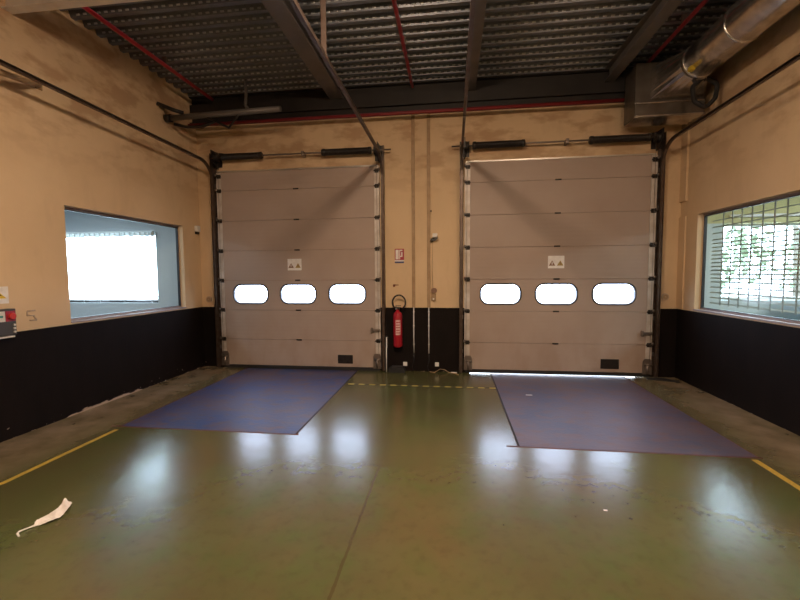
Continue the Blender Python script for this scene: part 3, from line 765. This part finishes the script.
# ------------------------------------------------------------------ left wall controls
t = thing('control_box', 'dock control box with a red knob, cut by the left edge of the picture', 'control box', (XL, 3.3, 1.1))
bx('body', M_grey, t, XL+.001, XL+.08, 3.0, 3.43, 1.03, 1.285, bev=.006)
bx('label_panel', M_white, t, XL+.0805, XL+.083, 3.10, 3.33, 1.165, 1.265)
bx('teal_band', M_teal, t, XL+.0832, XL+.085, 3.12, 3.31, 1.205, 1.225)
bx('red_plate', M_signred, t, XL+.0805, XL+.083, 3.335, 3.42, 1.165, 1.265)
tb('red_knob', M_redpl, t, [(XL+.083, 3.378, 1.215), (XL+.105, 3.378, 1.215), (XL+.115, 3.378, 1.215)], .03, 16, rr=[.026, .034, .028])
for k in range(3): tb('push_button', M_white, t, [(XL+.0805, 3.405, 1.06+.034*k), (XL+.092, 3.405, 1.06+.034*k)], .011, 10)
bx('bottom_tray', M_conduitw, t, XL+.001, XL+.07, 3.0, 3.42, 1.005, 1.02, bev=.004)
t = thing('warning_sign', 'yellow warning triangle on a white plate above the control box at the left edge', 'sign', (XL, 3.3, 1.45))
bx('plate', M_paper, t, XL+.001, XL+.004, 3.12, 3.435, 1.335, 1.50)
b = new(); prism(b, [(3.20, 1.385), (3.415, 1.385), (3.3125, 1.480)], 'x', XL+.0042, XL+.006); obj('triangle', b, M_signy, t)
b = new(); prism(b, [(3.25, 1.405), (3.375, 1.412), (3.345, 1.435), (3.30, 1.445)], 'x', XL+.0062, XL+.0075); obj('symbol', b, M_black, t)
# faded smear left on the wall beside the control box
b = new()
for (p, q) in (((3.60, 1.24), (3.68, 1.245)), ((3.60, 1.20), (3.67, 1.19)), ((3.62, 1.145), (3.69, 1.14)), ((3.66, 1.19), (3.69, 1.14)), ((3.60, 1.24), (3.60, 1.19))):
    tube(b, [(XL+.0015, *p), (XL+.0015, *q)], .008, 6)
tag(obj('wall_smear', b, M_smudge), 'faint grey smear mark on the left wall beside the control box', 'mark')
# steel wall bracket holding the far-left track
t = thing('wall_bracket', 'short steel bracket under the left wall track, near the left edge', 'bracket', (XL, 3.8, 3.55))
b = new(); tube(b, [(XL+.02, 3.86, 3.60), (XL+.12, 3.66, 3.53), (XL+.27, 3.10, 3.42)], .028, 4); obj('arm', b, M_conduit, t)
bx('foot_plate', M_conduit, t, XL+.001, XL+.010, 3.83, 3.90, 3.555, 3.65)

# ------------------------------------------------------------------ paper scrap on the floor
t = thing('paper_scrap', 'white crumpled paper scrap with a thin tail on the floor at lower left', 'paper', (-2.63, 2.3, 0))
Lp = [(-2.654, 2.168), (-2.678, 2.205), (-2.676, 2.274), (-2.652, 2.312), (-2.690, 2.385), (-2.717, 2.441)]
Rp = [(-2.640, 2.163), (-2.614, 2.183), (-2.584, 2.202), (-2.563, 2.265), (-2.578, 2.327), (-2.640, 2.420)]
hl = [.004, .012, .006, .020, .012, .030]; hr = [.003, .004, .015, .006, .022, .010]
b = new(); rows = []
for i in range(26):
    q = i/25*5; k = min(int(q), 4); f = q-k
    l = Vector(Lp[k]).lerp(Vector(Lp[k+1]), f); r = Vector(Rp[k]).lerp(Vector(Rp[k+1]), f)
    a_, c_ = hl[k]*(1-f)+hl[k+1]*f, hr[k]*(1-f)+hr[k+1]*f
    row = []
    for j in range(9):
        v = j/8; p = l.lerp(r, v); z = .003 + a_*(1-v)+c_*v + .007*math.sin(v*PI)*math.sin(i*.9+1) + random.uniform(-.0025, .0025)
        row.append(b.verts.new((p.x+random.uniform(-.003, .003), p.y+random.uniform(-.003, .003), max(z, .002))))
    rows.append(row)
for A_, B_ in zip(rows, rows[1:]):
    for j in range(8): b.faces.new((A_[j], A_[j+1], B_[j+1], B_[j]))
sheet = obj('crumpled_sheet', b, M_paper, t)
md = sheet.modifiers.new('thick', 'SOLIDIFY'); md.thickness = .0012
tb('thin_tail', M_paper, t, [(-2.640, 2.068, .004), (-2.668, 2.082, .008), (-2.675, 2.097, .012), (-2.662, 2.135, .008), (-2.648, 2.170, .007)], .005, 6, rr=[.005, .007, .005, .004, .006])
tag(bx('paper_speck', M_paper, None, 1.013, 1.037, 2.773, 2.785, .0005, .003), 'tiny pale speck on the open floor in front of the right leveller', 'paper')

tag(bx('paper_speck', M_paper, None, 0.960, 1.040, 5.374, 5.398, -.0018, .002), 'tiny pale speck lying on the right leveller plate', 'paper')

# ------------------------------------------------------------------ sprinkler pipes
t = thing('sprinkler_main', 'dull red sprinkler pipe running along the foot of the back roof beam', 'pipe', (0, 6.33, 4.06))
tb('pipe', M_redmain, t, [(XL+.01, 6.33, 4.055), (2.43, 6.33, 4.055)], .026, 12)
def branch(x, r, label):
    t = thing('sprinkler_pipe', label, 'pipe', (x, 6.0, 4.425), group=None)
    tb('pipe', M_red, t, [(x, YB+.3, 4.425), (x, 6.30, 4.425)], r, 12)
    for yy in (3.0, 5.2): bx('pipe_clip', M_trackcaulk, t, x-r-.004, x+r+.004, yy-.012, yy+.012, 4.425+r-.002, ZT-.001)
branch(-3.85, .026, 'red sprinkler pipe under the roof on the left, near the left wall')
branch(-.605, .024, 'red sprinkler pipe under the roof in the middle, between the doors')
branch(2.62, .024, 'red sprinkler pipe under the roof on the right, beside the duct')

# ------------------------------------------------------------------ grey pipe at the top left corner
t = thing('grey_pipe', 'grey horizontal pipe hung below the roof in the far left corner', 'pipe', (-3.4, 5.74, 3.97))
tb('pipe', M_beam, t, [(XL+.01, 5.80, 3.97), (-2.46, 5.74, 3.985)], .042, 14)
tb('hanger', M_beam, t, [(-3.10, 5.95, ZT-.002), (-3.08, 5.93, 4.30), (-3.03, 5.80, 4.09), (-2.98, 5.765, 4.03)], .022, 8)
tb('end_collar', M_black, t, [(XL+.004, 5.80, 3.97), (XL+.09, 5.797, 3.97)], .058, 14)
b = new(); tube(b, [(-3.62, 5.78, 3.94), (-3.33, 5.85, 3.80), (-3.12, 5.76, 3.94)], .018, 6); obj('vee_bracket', b, M_black, t)
b = new(); tube(b, [(XL+.006, 5.62, 4.12), (-4.12, 5.70, 4.05), (-4.0, 5.77, 4.02)], .03, 8); obj('wall_brace', b, M_black, t)
t = thing('cable_bundle', 'dark bundle sagging under the grey pipe in the far left corner', 'cable', (-3.9, 5.9, 3.87))
tb('bundle', M_black, t, [(-4.22, 5.86, 3.905), (-4.02, 5.90, 3.86), (-3.80, 5.92, 3.865), (-3.56, 5.86, 3.91)], .024, 8)

# ------------------------------------------------------------------ silver duct and plenum at the top right
t = thing('ventilation_duct', 'silver round ventilation duct along the top of the right wall', 'duct', (2.98, 4.5, 4.14))
tb('round_duct', M_galv, t, [(2.98, y_, 4.16) for y_ in (YB+.4, 0, 2.0, 3.6, 4.4, 5.1, 5.55)], .205, 32)
for yy in (4.75, 5.5, 3.4): tb('duct_collar', M_galv, t, [(2.98, yy-.02, 4.16), (2.98, yy-.008, 4.16), (2.98, yy+.008, 4.16), (2.98, yy+.02, 4.16)], .21, 32, rr=[.207, .216, .216, .207])
b = new()      # transition from round duct to plenum
n_ = 24; A_ = [b.verts.new((2.98+.205*math.cos(2*PI*j/n_), 5.551, 4.16+.205*math.sin(2*PI*j/n_))) for j in range(n_)]
def sq(a, hx, hz):
    c_, s_ = math.cos(a), math.sin(a); k = 1/max(abs(c_), abs(s_)); return (c_*k*hx, s_*k*hz)
B_ = []
for j in range(n_):
    u, v = sq(2*PI*j/n_, .33, .21); B_.append(b.verts.new((2.96+u, 5.99, 4.12+v)))
for j in range(n_): b.faces.new((A_[j], A_[(j+1) % n_], B_[(j+1) % n_], B_[j]))
b.faces.new(B_)
obj('duct_transition', b, M_galv, t)
bx('yellow_sticker', M_signy, t, 2.795, 2.85, 5.36, 5.43, 3.985, 4.04, bev=.01) 
t = thing('plenum_box', 'dull metal plenum box in the top right corner above the door spring', 'duct box', (2.9, 6.2, 3.9))
b = new(); box(b, 2.45, 3.32, 6.0, 6.36, 3.70, 4.40, bev=.006); obj('casing', b, M_box, t)
for z in (3.692, 3.86): bx('edge_flange', M_galv, t, 2.44, 3.325, 5.985, 5.999, z, z+.016)
bx('bottom_panel', M_galv, t, 2.452, 3.31, 5.985, 6.36, 3.6855, 3.6915)
t = thing('hose_coil', 'black ring of coiled cable hanging between the silver duct and the right wall', 'cable coil', (3.18, 5.62, 3.82))
b = new()
pts = [(3.10+(.14+.008*math.sin(3*a))*math.cos(a), 5.62+.012*math.cos(5*a), 3.82+(.165+.01*math.cos(4*a))*math.sin(a)) for a in [2*PI*5*i/160 for i in range(161)]]
tube(b, pts, .026, 6); obj('coil', b, M_rubber, t)
tb('tie', M_black, t, [(3.10, 5.63, 3.955), (3.10, 5.63, 4.02)], .008, 6)

# ------------------------------------------------------------------ lamps (above and behind the viewer; rear and right-hand ones are added fill)
for i, (x, y) in enumerate(LAMPS):
    t = thing('strip_lamp', 'white strip lamp hung under the roof, the %s of the three' % ('front one', 'added rear fill one', 'added right-hand fill one')[i], 'lamp', (x, y, 4.1), group='strip lamps under the roof')
    b = new(); prism(b, [(x-.18, 4.10), (x-.172, 4.10), (x-.09, 4.18), (x+.09, 4.18), (x+.172, 4.10), (x+.18, 4.10), (x+.10, 4.195), (x-.10, 4.195)], 'y', y-.7, y+.7); obj('reflector', b, M_white, t)
    for s in (-.06, .06): tb('tube', M_glow, t, [(x+s, y-.66, 4.15), (x+s, y+.66, 4.15)], .014, 8)
    for s in (-.5, .5): tb('wire', M_trackcaulk, t, [(x, y+s, 4.195), (x, y+s, ZT-.004)], .004, 5)
for x in (-6.3, 5.4):  # unseen lamps added to light the offices
    t = thing('added_office_lamp', 'added unseen square ceiling lamp brightening the %s office' % ('left' if x < 0 else 'right'), 'lamp', (x, 4.6, 2.95))
    bx('housing', M_white, t, x-.5, x+.5, 4.1, 5.1, 2.90, 2.995)
